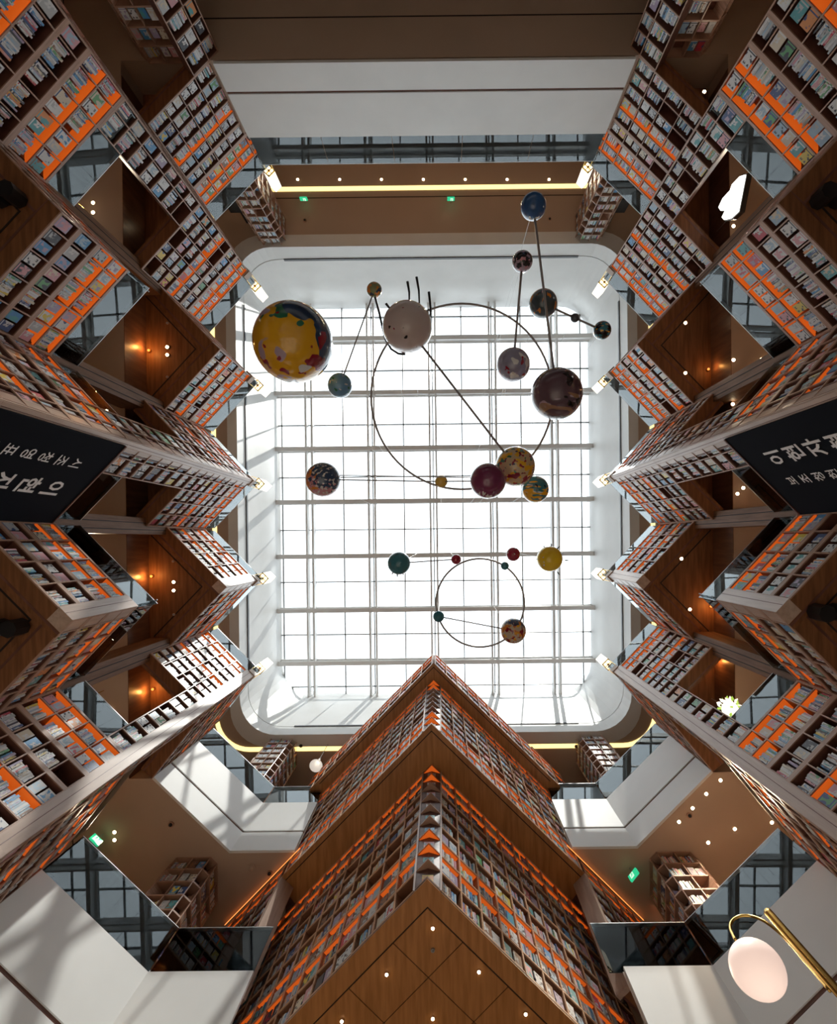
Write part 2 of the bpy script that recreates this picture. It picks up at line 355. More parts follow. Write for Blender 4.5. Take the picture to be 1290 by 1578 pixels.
# ------------------------------------------------------------------ bookcases
BOOKCELLS = []
def rows_for(z0, z1, spec):
    """spec bottom-up: list of (kind, thickness of the board above); returns [(za, zb, kind)], boards [(za, zb)]"""
    lip = .05; total = z1-z0-lip-sum(t for k, t in spec); h = total/len(spec); z = z0+lip
    rows = []; boards = [(z0, z0+lip)]
    for k, t in spec: rows.append((z, z+h, k)); boards.append((z+h, z+h+t)); z += h+t
    return rows, boards
S_C = [('p', .028), ('o', .09), ('p', .10), ('o', .028), ('o', .05)]
S_CT = [('p', .028), ('p', .028), ('p', .028), ('o', .028), ('p', .09), ('p', .10), ('o', .028), ('o', .05)]
S_B = [('p', .09), ('p', .09), ('o', .028), ('o', .05)]
S_BT = [('p', .028), ('o', .028), ('p', .09), ('p', .10), ('o', .028), ('o', .05)]
def bookcase(p0, p1, z0, z1, spec, frac, label, short, void=(0, -1.5), post=0.0, depth=.26, visible=True, bot=.30, fill=True, skipbooks=None, edge='trim', led=True):
    """p0 = tip end, frac = divider positions 0..1 along the face"""
    p0, p1 = Vector((*p0, 0)), Vector((*p1, 0)); L = (p1-p0).length; u = (p1-p0)/L
    n = Vector((-u.y, u.x, 0))
    if n.dot(Vector((*void, 0))-(p0+p1)/2) < 0: n = -n     # outward (towards the viewer)
    t = empty('bookcase', tuple((p0+p1)/2+Vector((0, 0, z0)))); tag(t, label, 'bookcase')
    rows, boards = rows_for(z0, z1, spec); up = Vector((0, 0, 1)); INN = M['towerlitinner'] if edge == 'towerlitedge' else M['inner']
    a0 = post/L
    def P(s, z, d): return p0+u*s+up*z-n*d
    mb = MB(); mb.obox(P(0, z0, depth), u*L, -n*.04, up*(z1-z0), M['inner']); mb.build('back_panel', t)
    if post: mb = MB(); mb.obox(P(0, z0, -.012), u*post, -n*(depth), up*(z1-z0), M['post']); mb.obox(P(post*.52, z0+.01, -.014), u*.012, -n*.004, up*(z1-z0-.02), M['inner']); mb.build('corner_post', t)
    s0 = post
    for i, (za, zb) in enumerate(boards):
        mb = MB(); dd = bot if i == 0 and bot > depth else depth
        kind = spec[i-1][0] if i else 'p'
        s1 = s0; s0 = 0 if i == 0 else s0; mb.obox(P(s0, za+.003, 0), u*(L-s0), -n*.02, up*(zb-za-.003), M[edge])
        mb.obox(P(s0, za+.003, .02), u*(L-s0), -n*(dd-.02), up*(zb-za-.003), M['glowwood'] if kind == 'o' else (M['soffit'] if i == 0 else INN))
        s0 = s1; sh = mb.build('shelf', t)
        if i and kind == 'o' and led:
            mb = MB(); mb.obox(P(s0, za-.006, .025), u*(L-s0), -n*(depth-.03), up*.008, M['shelfglow']); mb.build('glow_panel', sh)  # added glowing sheet, imitates the lit underside of the shelf
    fr = [f for f in frac if f*L >= s0-1e-4]
    for i, f in enumerate(fr):
        mb = MB(); w = .022; s = min(max(f*L-w/2, s0), L-w)
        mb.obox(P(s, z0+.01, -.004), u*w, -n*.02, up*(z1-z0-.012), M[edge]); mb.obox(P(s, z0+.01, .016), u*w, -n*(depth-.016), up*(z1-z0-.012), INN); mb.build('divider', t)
    if fill:
        for ri, (za, zb, k) in enumerate(rows):
            for ci in range(len(fr)-1):
                BOOKCELLS.append(dict(o=P(fr[ci]*L+.014, za, 0), u=u, n=n, w=(fr[ci+1]-fr[ci])*L-.028, h=zb-za, kind=k, row=ri, col=ci, short=short, depth=depth, vis=visible))
    return t
FR = [0, .13]+[.13+.2175*i for i in range(1, 5)]
WH = {-1: 'left', 1: 'right'}
WN = {1: 'first', 2: 'second', 3: 'third', 4: 'fourth', 5: 'fifth', 6: 'sixth'}
for s in (-1, 1):
    for k in range(1, 7):
        for face in ('up', 'low'):
            if face == 'up':
                if k == 1: continue
                far = VAL[k-1]
            else: far = VAL[k]
            p0, p1 = side(TIP[k], s), side(far, s)
            fn = 'upper' if face == 'up' else 'lower'
            tall = k in (1, 2, 4, 6)
            post = 0.0
            if k == 5 and face == 'up': post = .27
            if k == 6 and face == 'up': post = .26
            if k == 4: post = .13 if face == 'low' else .05
            base = '%s side, %s wedge from top, %s face' % (WH[s], WN[k], fn)
            b2 = '%s %s wedge %s face' % (WH[s], WN[k], fn)
            Lf0 = math.dist(p0, p1)
            fr = FR
            if k in (2, 3) and face == 'up':       # starts behind the end panel of the neighbouring face
                q_ = .27/Lf0; p0 = (p0[0]+(p1[0]-p0[0])*q_, p0[1]+(p1[1]-p0[1])*q_); fr = [0, .25, .5, .75, 1.0]; Lf0 -= .27
            if post > .2: fr = [post/Lf0]+[post/Lf0+(1-post/Lf0)/4*i for i in range(1, 5)]
            elif post: fr = [post/Lf0, .19]+[.19+.2025*i for i in range(1, 5)]
            zc0 = (CL if tall else CB)+(.004 if face == 'low' else 0)
            bookcase(p0, p1, zc0, CT, S_CT if tall else S_C, fr, 'walnut bookcase, upper storey, '+base, 'upper '+b2, post=post, bot=.36)
            zb0 = (BL if tall else BB)+(.004 if face == 'low' else 0)
            if not (k == 1):
                bannered = (k == 4 and face == 'low')
                bookcase(p0, p1, zb0, BT, S_BT if tall else S_B, fr, 'walnut bookcase, lower storey, '+base, 'lower '+b2, post=post, bot=.36, fill=not bannered)
            if tall:
                # narrow book column joining the storeys near the tip
                q = Vector((*p0, 0)).lerp(Vector((*p1, 0)), fr[2] if len(fr) > 2 else .35)
                if k == 6: q = Vector((*p0, 0)).lerp(Vector((*p1, 0)), fr[1])
                L = (q-Vector((*p0, 0))).length; Lf = (Vector((*p1, 0))-Vector((*p0, 0))).length
                f2 = [f*Lf/L for f in fr if f*Lf <= L+.001]
                f2[-1] = 1.0
                bookcase(p0, (q.x, q.y), BT, CL, [('p', .028)]*7, f2, 'narrow walnut book column, '+base, 'middle '+b2, post=post)
                if k in (4, 6): bookcase(p0, (q.x, q.y), 3.5, BL, [('p', .028)]*7, f2, 'narrow low book column, '+base, 'low '+b2, post=post, fill=(k != 4 or face == 'up'))
# ------------------------------------------------------------------ tower
def tower():
    A = (0, 4.95); B_ = (0, 4.06); C_ = (0, 3.57)
    R1 = [('p', .028), ('o', .028), ('o', .028), ('p', .028), ('p', .028), ('p', .028), ('p', .03), ('o', .03), ('o', .05)]
    R2 = [('o', .028), ('o', .028), ('p', .028), ('p', .028), ('p', .028), ('p', .028), ('p', .028), ('o', .028), ('o', .05)]
    Z1, Z2, Z3, Z4 = BB, 11.53, 15.21, 16.6
    c = .20
    for s in (-1, 1):
        w = WH[s]
        fr = [i/11 for i in range(12)]
        bookcase((s*c, A[1]+c), (s*3.63, A[1]+3.63), Z1+.02, Z2, R1, fr, 'walnut bookcase filling the %s face of the lowest tower block' % w, 'tower lowest %s face' % w, edge='towerlitedge')
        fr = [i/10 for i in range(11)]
        bookcase((s*c, B_[1]+c), (s*3.33, B_[1]+3.33), Z2+.03, Z3, R2, fr, 'walnut bookcase filling the %s face of the middle tower block' % w, 'tower middle %s face' % w, edge='towerlitedge')
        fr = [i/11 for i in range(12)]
        bookcase((s*.05, C_[1]+.05), (s*3.65, C_[1]+3.65), Z3+.03, Z4, [('p', .03), ('o', .03), ('o', .05)], fr, 'walnut bookcase on the %s face of the top tower block' % w, 'tower top %s face' % w, edge='towerlitedge')
        fr = [i/4 for i in range(5)]
        bookcase((s*3.42, B_[1]+3.42), (s*5.0, B_[1]+5.0), FB, CL-.12, R1, fr, 'shadowed walnut bookcase behind the tower, under the ceiling, %s side' % w, 'shadowed %s wall' % w)
        bookcase((s*3.5, B_[1]+3.5), (s*4.5, B_[1]+4.5), FC, RZ-.5, R1, [0, .33, .66, 1], 'walnut bookcase beside the tower top on the %s, top storey' % w, 'top storey %s wall' % w)
        # cove light where the tower meets the ceiling
        mb = MB(); u = Vector((s, 1, 0)).normalized(); nn = Vector((s, -1, 0)).normalized()
        mb.obox(Vector((s*3.1, B_[1]+3.1, CL-.07))+nn*.02, u*2.5, nn*.012, (0, 0, .03), M['ledwarm'])
        tag(mb.build('cove_light'), 'thin orange cove light along the ceiling edge %s of the tower' % w, 'light')
        mb = MB(); mb.obox(Vector((s*3.36, B_[1]+3.36, FB)), u*.10, nn*-.36, (0, 0, Z2-FB), M['post'])
        tag(mb.build('wooden_fin'), 'pale vertical wooden fin closing the %s end of the tower recess' % w, 'panel')
    # corner niches: chevron shelves with one book stack each
    def niche(A, z0, z1, spec, short):
        t = empty('corner_bookcase', (0, A[1]+.1, z0)); tag(t, 'narrow corner bookcase on the front ridge of the %s tower block' % short, 'bookcase')
        rows, boards = rows_for(z0, z1, spec)
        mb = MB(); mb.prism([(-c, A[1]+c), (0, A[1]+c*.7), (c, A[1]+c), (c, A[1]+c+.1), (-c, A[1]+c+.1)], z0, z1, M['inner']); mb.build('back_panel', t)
        for i, (za, zb) in enumerate(boards):
            mb = MB(); m = M['glowwood'] if (i and spec[i-1][0] == 'o') else M['trim']
            mb.prism([(-c, A[1]+c), (0, A[1]+.0), (c, A[1]+c), (0, A[1]+c+.05)], za, zb, m); sh = mb.build('shelf', t)
            if i and spec[i-1][0] == 'o':
                mb = MB(); mb.prism([(-c+.02, A[1]+c), (0, A[1]+.02), (c-.02, A[1]+c), (0, A[1]+c+.04)], za-.008, za, M['shelfglow']); mb.build('glow_panel', sh)  # same added glow sheet, painted light under the ridge shelves
        for sx in (-1, 1):
            mb = MB(); mb.box(sx*c-.014, sx*c+.014, A[1]+c-.02, A[1]+c+.05, z0, z1, M['post']); mb.build('divider', t)
        for ri, (za, zb, k) in enumerate(rows):
            BOOKCELLS.append(dict(o=Vector((-.085, A[1]+.10, za)), u=Vector((1, 0, 0)), n=Vector((0, -1, 0)), w=.17, h=zb-za, kind=k, row=ri, col=0, short=short+' tower ridge', depth=.1, vis=True, single=True))
    niche(A, Z1+.02, Z2, R1, 'lowest'); niche(B_, Z2+.03, Z3, R2, 'middle')
    # blocks and soffits
    core = empty('tower_core', (0, 8, Z1)); tag(core, 'walnut-clad tower body with a stepped, diamond-shaped underside', 'tower')
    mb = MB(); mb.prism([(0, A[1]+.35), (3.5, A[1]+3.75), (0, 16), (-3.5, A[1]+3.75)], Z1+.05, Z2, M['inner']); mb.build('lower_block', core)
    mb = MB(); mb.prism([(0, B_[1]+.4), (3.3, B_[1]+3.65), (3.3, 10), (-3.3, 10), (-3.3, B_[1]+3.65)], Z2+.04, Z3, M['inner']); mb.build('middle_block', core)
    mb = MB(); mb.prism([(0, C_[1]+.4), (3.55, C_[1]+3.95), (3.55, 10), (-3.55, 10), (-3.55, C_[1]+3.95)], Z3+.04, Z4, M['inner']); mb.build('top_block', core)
    mb = MB(); mb.prism([B_, (3.46, B_[1]+3.46), (0, 12), (-3.46, B_[1]+3.46)], Z2, Z2+.035, M['soffit2']); mb.build('middle_soffit', core)
    mb = MB(); mb.prism([C_, (3.68, C_[1]+3.68), (0, 12), (-3.68, C_[1]+3.68)], Z3, Z3+.035, M['soffit2']); mb.build('top_soffit', core)
    for (Y, Z, off, ln) in ((B_[1], Z2, .15, 3.3), (C_[1], Z3, .12, 3.4)):
        for s in (-1, 1):
            u = Vector((s, 1, 0)).normalized(); mb = MB(); mb.obox((0, Y+off, Z-.004), u*ln*1.41, Vector((-s, 1, 0)).normalized()*.02, (0, 0, .006), M['groove']); mb.build('soffit_groove', core)
    # panelled lowest soffit
    ux, uy = Vector((1, 1, 0)).normalized(), Vector((-1, 1, 0)).normalized(); o0 = Vector((0, A[1], 0))
    def pl(a0, a1, b0, b1, z, h, m, name):
        mb = MB(); mb.obox(o0+ux*a0+uy*b0+Vector((0, 0, z)), ux*(a1-a0), uy*(b1-b0), (0, 0, h), m); return mb.build(name, core)
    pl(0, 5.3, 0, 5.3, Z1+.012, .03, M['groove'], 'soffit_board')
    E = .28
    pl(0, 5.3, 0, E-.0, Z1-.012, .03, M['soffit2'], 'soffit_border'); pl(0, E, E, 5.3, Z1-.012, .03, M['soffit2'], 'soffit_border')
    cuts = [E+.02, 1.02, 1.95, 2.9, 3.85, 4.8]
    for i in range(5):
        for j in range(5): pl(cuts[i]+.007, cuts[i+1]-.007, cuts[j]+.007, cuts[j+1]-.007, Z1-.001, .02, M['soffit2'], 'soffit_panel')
tower()
# ------------------------------------------------------------------ bookcase pillars
def pillar(x, y, wx, wy, z0, z1, label):
    short = '%s %s %s pillar' % ('far' if y < 0 else 'near', 'left' if x < 0 else 'right', 'top' if z0 > 12 else 'lower')
    t = empty('bookcase_pillar', (x, y, z0)); tag(t, label, 'pillar'); c = .16
    prof = [(-wx+c, -wy), (wx-c, -wy), (wx, -wy+c), (wx, wy-c), (wx-c, wy), (-wx+c, wy), (-wx, wy-c), (-wx, -wy+c)]
    mb = MB(); mb.prism([(x+p[0]*.62, y+p[1]*.62) for p in prof], z0, z1, M['inner']); mb.build('core', t)
    N = int((z1-z0)/.40); h = (z1-z0)/N
    for i in range(N+1):
        z = z0+h*i; mb = MB(); mb.prism([(x+p[0], y+p[1]) for p in prof], max(z-.02, z0), min(z+.02, z1-.002), M['trim']); mb.build('shelf', t)
    for k in range(8):
        a, b = Vector((*prof[k], 0)), Vector((*prof[(k+1) % 8], 0)); L = (b-a).length
        nd = max(1, round(L/.42)) if L > .3 else 1
        for j in range(nd):
            p = a.lerp(b, j/nd); mb = MB()
            o = Vector((x, y, 0))+p; d = -p.normalized()*.26; w = Vector((-d.y, d.x, 0)).normalized()*.022
            mb.obox(o-w/2+Vector((0, 0, z0)), w, d, (0, 0, z1-z0-.003), M['trim']); mb.build('divider', t)
            if L > .3:
                u = (b-a)/L; nn = Vector((u.y, -u.x, 0))
                if nn.dot(p) < 0: nn = -nn
                for i in range(N):
                    BOOKCELLS.append(dict(o=Vector((x, y, z0+h*i+.02))+a+u*(L/nd*j+.02)-nn*.0, u=u, n=nn, w=L/nd-.04, h=h-.04, kind='p', row=i, col=k*3+j, short=short, depth=.2, vis=True, pil=True))
for s in (-1, 1):
    pillar(s*5.62, 7.95, .56, .60, FB, CL, 'dark bookcase pillar %s of the tower, lower storey' % WH[s])
    pillar(s*5.80, 7.95, .56, .60, FC, RZ, 'pale-lit bookcase pillar %s of the tower, top storey' % WH[s])
    pillar(s*6.05, -11.85, .56, .60, FB, CL, 'shadowed bookcase pillar near the upper %s corner, under the tan ceiling' % WH[s])
    pillar(s*5.92, -11.72, .50, .56, FC, RZ, 'bookcase pillar at the upper %s corner of the skylight' % WH[s])
# ------------------------------------------------------------------ glass balustrades
def glass_run(p, q, z0, z1, off, label):
    p, q = Vector((*p, 0)), Vector((*q, 0)); d = (q-p).normalized(); nn = Vector((-d.y, d.x, 0)); mid = (p+q)/2
    if nn.dot(Vector((0, -1.5, 0))-mid) > 0: nn = -nn
    L = (q-p).length; n = max(1, round(L/1.9)); t = empty('glass_balustrade', tuple(mid+nn*off+Vector((0, 0, z0)))); tag(t, label, 'balustrade')
    for i in range(n):
        mb = MB(); mb.obox(p+nn*off+d*(L*i/n+.006)+Vector((0, 0, z0)), d*(L/n-.012), nn*.016, (0, 0, z1-z0-.02), M['glass']); mb.build('glass_pane', t)
    mb = MB(); mb.obox(p+nn*(off-.002)+Vector((0, 0, z1-.022)), d*L, nn*.02, (0, 0, .014), M['cable']); mb.build('edge_rail', t)
for s in (-1, 1):
    for k in range(1, 7):
        for far, fn in ((VAL.get(k-1), 'upper'), (VAL[k], 'lower')):
            if far is None: continue
            for zt, st in ((CT, 'upper storey'), (BT, 'lower storey')):
                if k == 1 and zt == BT: continue
                glass_run(side(TIP[k], s), side(far, s), zt-.02, zt+.72, .05, 'clear glass rail above books, %s, %s side, %s wedge from top, %s face' % (st, WH[s], WN[k], fn))
    for zt, st, up_ in ((FC, 'upper', 1.15), (FB, 'lower', 1.15)):
        glass_run(side(VAL[6], s), side(PC, s), zt+.02, zt+up_, .02, 'clear glass balustrade on the %s chamfered white ledge, %s of the tower' % (st, WH[s]))
        glass_run(side(PC, s), (s*(3.3 if zt > 10 else 3.0), PC[1]), zt+.02, zt+up_, .02, 'clear glass balustrade on the %s straight white ledge, %s of the tower' % (st, WH[s]))
glass_run((-4.95, FY), (4.95, FY), FC+.02, FC+1.2, .02, 'long glass balustrade on the far white ledge below the skylight')
# ------------------------------------------------------------------ lanterns on the wedge tips
def lantern(p, z, label):
    t = empty('lantern', (p[0], p[1], z)); tag(t, label, 'lantern', 'lanterns on the wedge tips'); a = .125
    def rb(hx, hy, z0, z1, m, ox=0, oy=0):
        ux, uy = Vector((1, 1, 0)).normalized(), Vector((-1, 1, 0)).normalized()
        mb.obox(Vector((p[0], p[1], z0))+ux*(ox-hx)+uy*(oy-hy), ux*2*hx, uy*2*hy, (0, 0, z1-z0), m)
    mb = MB(); rb(a, a, z+.92, z+1.62, M['lamp']); mb.build('shade', t)
    for ox in (-.062, .062):
        for oy in (-.062, .062): mb = MB(); rb(.048, .048, z+.905, z+.918, M['lampcell'], ox, oy); mb.build('light_cell', t)
    mb = MB(); rb(a+.012, .008, z+.89, z+.915, M['brass']); rb(.008, a+.012, z+.89, z+.915, M['brass'])
    for o_ in (-a, a): rb(.012, a+.012, z+.885, z+.92, M['brass'], o_, 0); rb(a+.012, .012, z+.885, z+.92, M['brass'], 0, o_)
    rb(.03, .03, z+.88, z+.91, M['brass']); mb.build('lattice', t)
    for ox in (-.11, .11):
        for oy in (-.11, .11): mb = MB(); rb(.007, .007, z+.2, z+.9, M['brass'], ox, oy); mb.build('rod', t)
    mb = MB(); rb(.12, .12, z-.0, z+.22, M['tan']); mb.build('base', t)
for s in (-1, 1):
    for k in range(1, 7):
        x, y = side(TIP[k], s); lantern((x+s*.12, y), CT+.001, 'small lit box lantern on the %s wedge tip from the top, %s side' % (WN[k], WH[s]))
for (px, py) in ((92, 287), (120, 1082)):
    p = at(px, py, 11.3); mb = MB(); ux, uy = Vector((1, 1, 0)).normalized(), Vector((-1, 1, 0)).normalized()
    t = empty('cube_lamp', (p.x, p.y, 11.3)); mb.obox(p-ux*.11-uy*.11, ux*.22, uy*.22, (0, 0, .22), M['lamp']); mb.build('shade', t)
    mb = MB(); mb.tube([p+Vector((0, 0, .19)), Vector((p.x, p.y, CL))], .01, M['brass'], 6); mb.build('stem', t)
    tag(t, 'glowing cream cube lamp hanging behind the %s left valley' % ('second' if py < 500 else 'fifth'), 'lamp')
# ------------------------------------------------------------------ ceiling fittings
def downlight(px, py, Z, label, big=1.0, lit=True, spot=90):
    if px == 1129: spot = 0
    if px == 1085: spot = 12
    p = at(px, py, Z); t = empty('downlight', tuple(p)); tag(t, label, 'downlight', 'recessed ceiling downlights'); r = .036*big
    mb = MB(); mb.tube([p+Vector((0, 0, -.012)), p+Vector((0, 0, .02))], r*1.35, M['trim'], 14); mb.build('trim_ring', t)
    mb = MB(); mb.tube([p+Vector((0, 0, -.02)), p+Vector((0, 0, -.010))], r, M['spot'] if lit else M['mullion'], 14); mb.build('lens', t)
    if lit and spot:
        l = bpy.data.lights.new('downlight_beam', 'SPOT'); l.energy = spot if Z < CB or Z > 15 else 14; l.color = (1, .80, .58); l.spot_size = math.radians(120 if Z < CB or Z > 15 else 70); l.spot_blend = .6; l.shadow_soft_size = .04
        lo = bpy.data.objects.new('downlight_beam', l); COL.objects.link(lo); lo.parent = t; lo.location = (0, 0, -.05)
DL = [(144, 313, CL, 'tan ceiling near the glass, upper left'), (144, 328, CL, 'tan ceiling, second of the upper-left pair'), (252, 350, CB, 'dark recess of the second left wedge'),
      (258, 535, CB, 'walnut soffit of the third left wedge, upper of the pair'), (258, 547, CB, 'walnut soffit of the third left wedge, lower of the pair'),
      (268, 897, CB, 'walnut soffit of the fifth left wedge, upper of the pair'), (268, 910, CB, 'walnut soffit of the fifth left wedge, lower of the pair'),
      (142, 845, CL, 'tan ceiling beside the fourth left column'), (170, 1093, CL, 'tan ceiling of the lower left opening'), (273, 1075, CB, 'recess of the sixth left wedge'),
      (177, 1282, CL, 'tan ceiling left of the pillar, upper of the pair'), (177, 1294, CL, 'tan ceiling left of the pillar, lower of the pair'),
      (1085, 142, CL, 'tan ceiling beside the shadowed upper right pillar'), (1130, 349, CL, 'tan ceiling below the cloud lamp'), (1173, 281, CL, 'tan ceiling right of the cloud lamp'),
      (1056, 498, CB, 'soffit of the third right wedge, upper one'), (1056, 575, CB, 'soffit of the third right wedge, lower one'),
      (1130, 555, CL, 'tan ceiling of the third right opening, left one'), (1173, 554, CL, 'tan ceiling of the third right opening, right one'), (1129, 623, CL, 'tan ceiling just above the right banner'),
      (1145, 752, CL, 'tan ceiling beside the right banner edge, upper one'), (1136, 761, CL, 'tan ceiling beside the right banner edge, lower one'),
      (1050, 861, CB, 'soffit of the fifth right wedge, upper one'), (1063, 939, CB, 'soffit of the fifth right wedge, lower one'),
      (1110, 1202, CL, 'topmost of the diagonal row right of the tower'), (1088, 1223, CL, 'second of the diagonal row right of the tower'), (1067, 1245, CL, 'third of the diagonal row right of the tower'), (1046, 1266, CL, 'lowest of the diagonal row right of the tower'),
      (1132, 1277, CL, 'ceiling right of the right pillar, upper one'), (1091, 1298, CL, 'ceiling just right of the right pillar top'), (1189, 1267, CL, 'ceiling by the right glass, upper one'), (1190, 1295, CL, 'ceiling by the right glass, lower one'), (1023, 1378, CL, 'ceiling left of the right pillar')]
for a, b, c, d in DL: downlight(a, b, c, 'small lit downlight, '+d)
for a, b, d in ((258, 498, 'third left wedge, above the lit pair'), (258, 581, 'third left wedge, below the lit pair'), (267, 865, 'fifth left wedge, above the lit pair'), (268, 947, 'fifth left wedge, below the lit pair')):
    downlight(a, b, CB, 'unlit small ceiling point, walnut soffit of the '+d, .7, False)
for i in range(7): downlight(459+i*64.5, 277, RZ, 'small lit downlight, %s from the left above the yellow light line' % ORD[i], 1.2)
for i, (a, b) in enumerate(((667, 1430), (596, 1501), (738, 1497), (667, 1569), (527, 1573), (810, 1562))):
    downlight(a, b, BB-.004, 'lit downlight in the lowest tower soffit, '+['nearest the ridge', 'left of the middle joint', 'right of the middle joint', 'bottom centre', 'far left', 'far right'][i], .6)
p = at(667, 1463, BB); t = MB(); t.tube([p-Vector((0, 0, .03)), p+Vector((0, 0, .01))], .03, M['cable'], 12); t.tube([p-Vector((0, 0, .05)), p-Vector((0, 0, .03))], .012, M['mullion'], 8)
tag(t.build('sprinkler'), 'tiny silver sprinkler head in the lowest tower soffit', 'sprinkler')
for i, (a, b, Z) in enumerate(((264, 1270, CL), (388, 1337, CL), (416, 1345, CL), (470, 340, RZ), (847, 338, RZ), (1062, 1256, CL), (464, 1183-34, RZ), (888, 1150, RZ))):
    p = at(a, b, Z); t = empty('ceiling_camera', tuple(p)); r = .07 if i != 1 else .1
    mb = MB(); mb.tube([p-Vector((0, 0, .03)), p+Vector((0, 0, .01))], r, M['tan'] if i == 1 else M['trim'], 14); mb.build('base', t)
    mb = MB(); mb.sphere(p-Vector((0, 0, .035)), r*.62, M['tan'] if i == 1 else M['black'], 14, 8); mb.build('dome', t)
    tag(t, ['dark dome on the ceiling left of the left pillar', 'beige round detector on the ceiling beside the left pillar', 'dark dome on the ceiling near the cove light, left', 'dark dome on the top ceiling, upper left', 'dark dome on the top ceiling, upper right', 'dark dome beside the diagonal downlight row, right', 'small dark dome on the top ceiling, left of the tower', 'small dark dome on the top ceiling, right of the tower'][i], 'camera')
# wall washers glowing on the walnut riser
for i, (px, py, e) in enumerate(((207, 530, 1), (214, 890, 1), (221, 1070, 1), (1097, 938, .8), (1097, 1022, .6), (1097, 560, .25))):
    p = at(px, py, 12.6); s = -1 if px < 600 else 1; x = s*(RX-.10)
    t = empty('wall_washer', (x, p.y, CB-.05)); mb = MB(); mb.tube([(x, p.y, CB-.045), (x, p.y, CB+.0)], .04, M['brass'], 12); mb.build('housing', t)
    mb = MB(); mb.tube([(x, p.y, CB-.055), (x, p.y, CB-.045)], .03, M['ledwarm'], 12); mb.build('lens', t)
    l = bpy.data.lights.new('washer', 'POINT'); l.energy = 7*e; l.color = (1, .42, .10); l.shadow_soft_size = .03
    lo = bpy.data.objects.new('washer_light', l); COL.objects.link(lo); lo.parent = t; lo.location = (-s*.03, 0, -.22)
    tag(t, 'orange wall washer glowing on the walnut riser, %s side, %s' % (WH[s], ['third wedge', 'fifth wedge', 'sixth wedge', 'fifth wedge', 'sixth wedge', 'third wedge, faint'][i]), 'light')
def exit_sign(px, py, Z, label, face):
    p = at(px, py, Z); t = empty('exit_sign', tuple(p)); f = Vector(face).normalized(); u = Vector((-f.y, f.x, 0)); w, h = .27, .17
    mb = MB(); mb.obox(p-u*w/2, u*w, f*.05, (0, 0, h), M['green']); mb.build('panel', t)
    mb = MB(); q = p+f*.052
    mb.obox(q-u*.08+Vector((0, 0, .02)), u*.10, f*.004, (0, 0, .13), M['signwhite']); mb.build('doorway', t)
    mb = MB(); q = p+f*.057; Z_ = Vector((0, 0, 1))
    mb.tube([q-u*.02+Z_*.125, q-u*.02+Z_*.124+f*.003], .014, M['green'], 10)
    for a, b in (((-.02, .11), (-.033, .075)), ((-.033, .075), (-.06, .04)), ((-.033, .075), (0, .045)), ((-.022, .105), (.015, .085)), ((-.022, .105), (-.055, .10))):
        mb.tube([q+u*a[0]+Z_*a[1], q+u*b[0]+Z_*b[1]], .007, M['green'], 6)
    mb.build('running_figure', t); mb = MB(); mb.tube([p+f*.02+Z_*h, p+f*.02+Z_*.345], .01, M['cable'], 6); mb.build('bracket', t)
    tag(t, label, 'exit sign')
exit_sign(467, 303, RZ-.34, 'green exit sign on the top ceiling, left one under the light line', (0, 1, 0))
exit_sign(695, 303, RZ-.34, 'green exit sign on the top ceiling, middle one under the light line', (0, 1, 0))
exit_sign(980, 1353, CL-.34, 'green exit sign right of the tower beside the pillar', (-1, -.8, 0))
exit_sign(143, 1299, CL-.34, 'green exit sign at the far left edge under the ceiling', (1, -1, 0))
# twin black spotlights under the lower soffits
for i, (a, b) in enumerate(((22, 965), (18, 310), (1268, 942), (1272, 312))):
    p = at(a, b, BB-.02); t = empty('twin_spotlight', tuple(p)); s = -1 if a < 600 else 1
    mb = MB(); mb.box(p.x-.2, p.x+.2, p.y-.05, p.y+.05, BB-.04, BB+.0, M['black']); mb.build('base', t)
    for dx in (-.13, .13):
        mb = MB(); mb.tube([(p.x+dx, p.y, BB-.30), (p.x+dx, p.y, BB-.22), (p.x+dx, p.y, BB-.04)], .125, M['black'], 8); mb.build('lamp_head', t)
    tag(t, 'black twin spotlight under the lower soffit of the %s %s wedge' % ('fifth' if b > 600 else 'third', WH[s]), 'spotlight')
for s in (-1, 1):
    p = at(360 if s < 0 else 957, 308, 18.2); mb = MB(); mb.box(p.x-.26, p.x+.26, p.y-.2, p.y+.2, 17.9, 18.6, M['black']); mb.box(p.x-.03, p.x+.03, p.y-.03, p.y+.03, 18.6, RZ, M['black'])
    tag(mb.build('loudspeaker'), 'black hanging loudspeaker behind the upper %s corner pillar' % WH[s], 'speaker')
# cloud lamp
p = at(1130, 308, 11.5); t = empty('cloud_lamp', tuple(p)); tag(t, 'white cloud-shaped lit sign with a dark rim, hanging on the upper right', 'lamp')
cl = [(-.42, -.16), (.40, -.16), (.47, -.06), (.42, .06), (.30, .08), (.24, .20), (.08, .25), (-.06, .19), (-.14, .10), (-.26, .14), (-.38, .08), (-.46, -.04)]
def cloud(sc, x0, x1, m, nm):
    mb = MB(); n = len(cl); vs = [(p.x+x0+.2*c[0]*sc-.45*c[1]*sc, p.y-.97*c[0]*sc, p.z+c[1]*sc*1.5) for c in cl]+[(p.x+x1+.2*c[0]*sc-.45*c[1]*sc, p.y-.97*c[0]*sc, p.z+c[1]*sc*1.5) for c in cl]
    mb.poly(vs, [tuple(range(n)), tuple(range(2*n-1, n-1, -1))]+[(i, n+i, n+(i+1) % n, (i+1) % n) for i in range(n)], m); mb.build(nm, t)
cloud(1.0, 0, -.03, M['cloud'], 'glow_panel'); cloud(1.06, 0.12, .005, M['black'], 'rim')
for dy in (-.3, .3): mb = MB(); mb.tube([(p.x+.05-.2*dy, p.y+dy, p.z+.1), (p.x+.05-.2*dy, p.y+dy, CL+.01)], .006, M['cable'], 6); mb.build('cable', t)
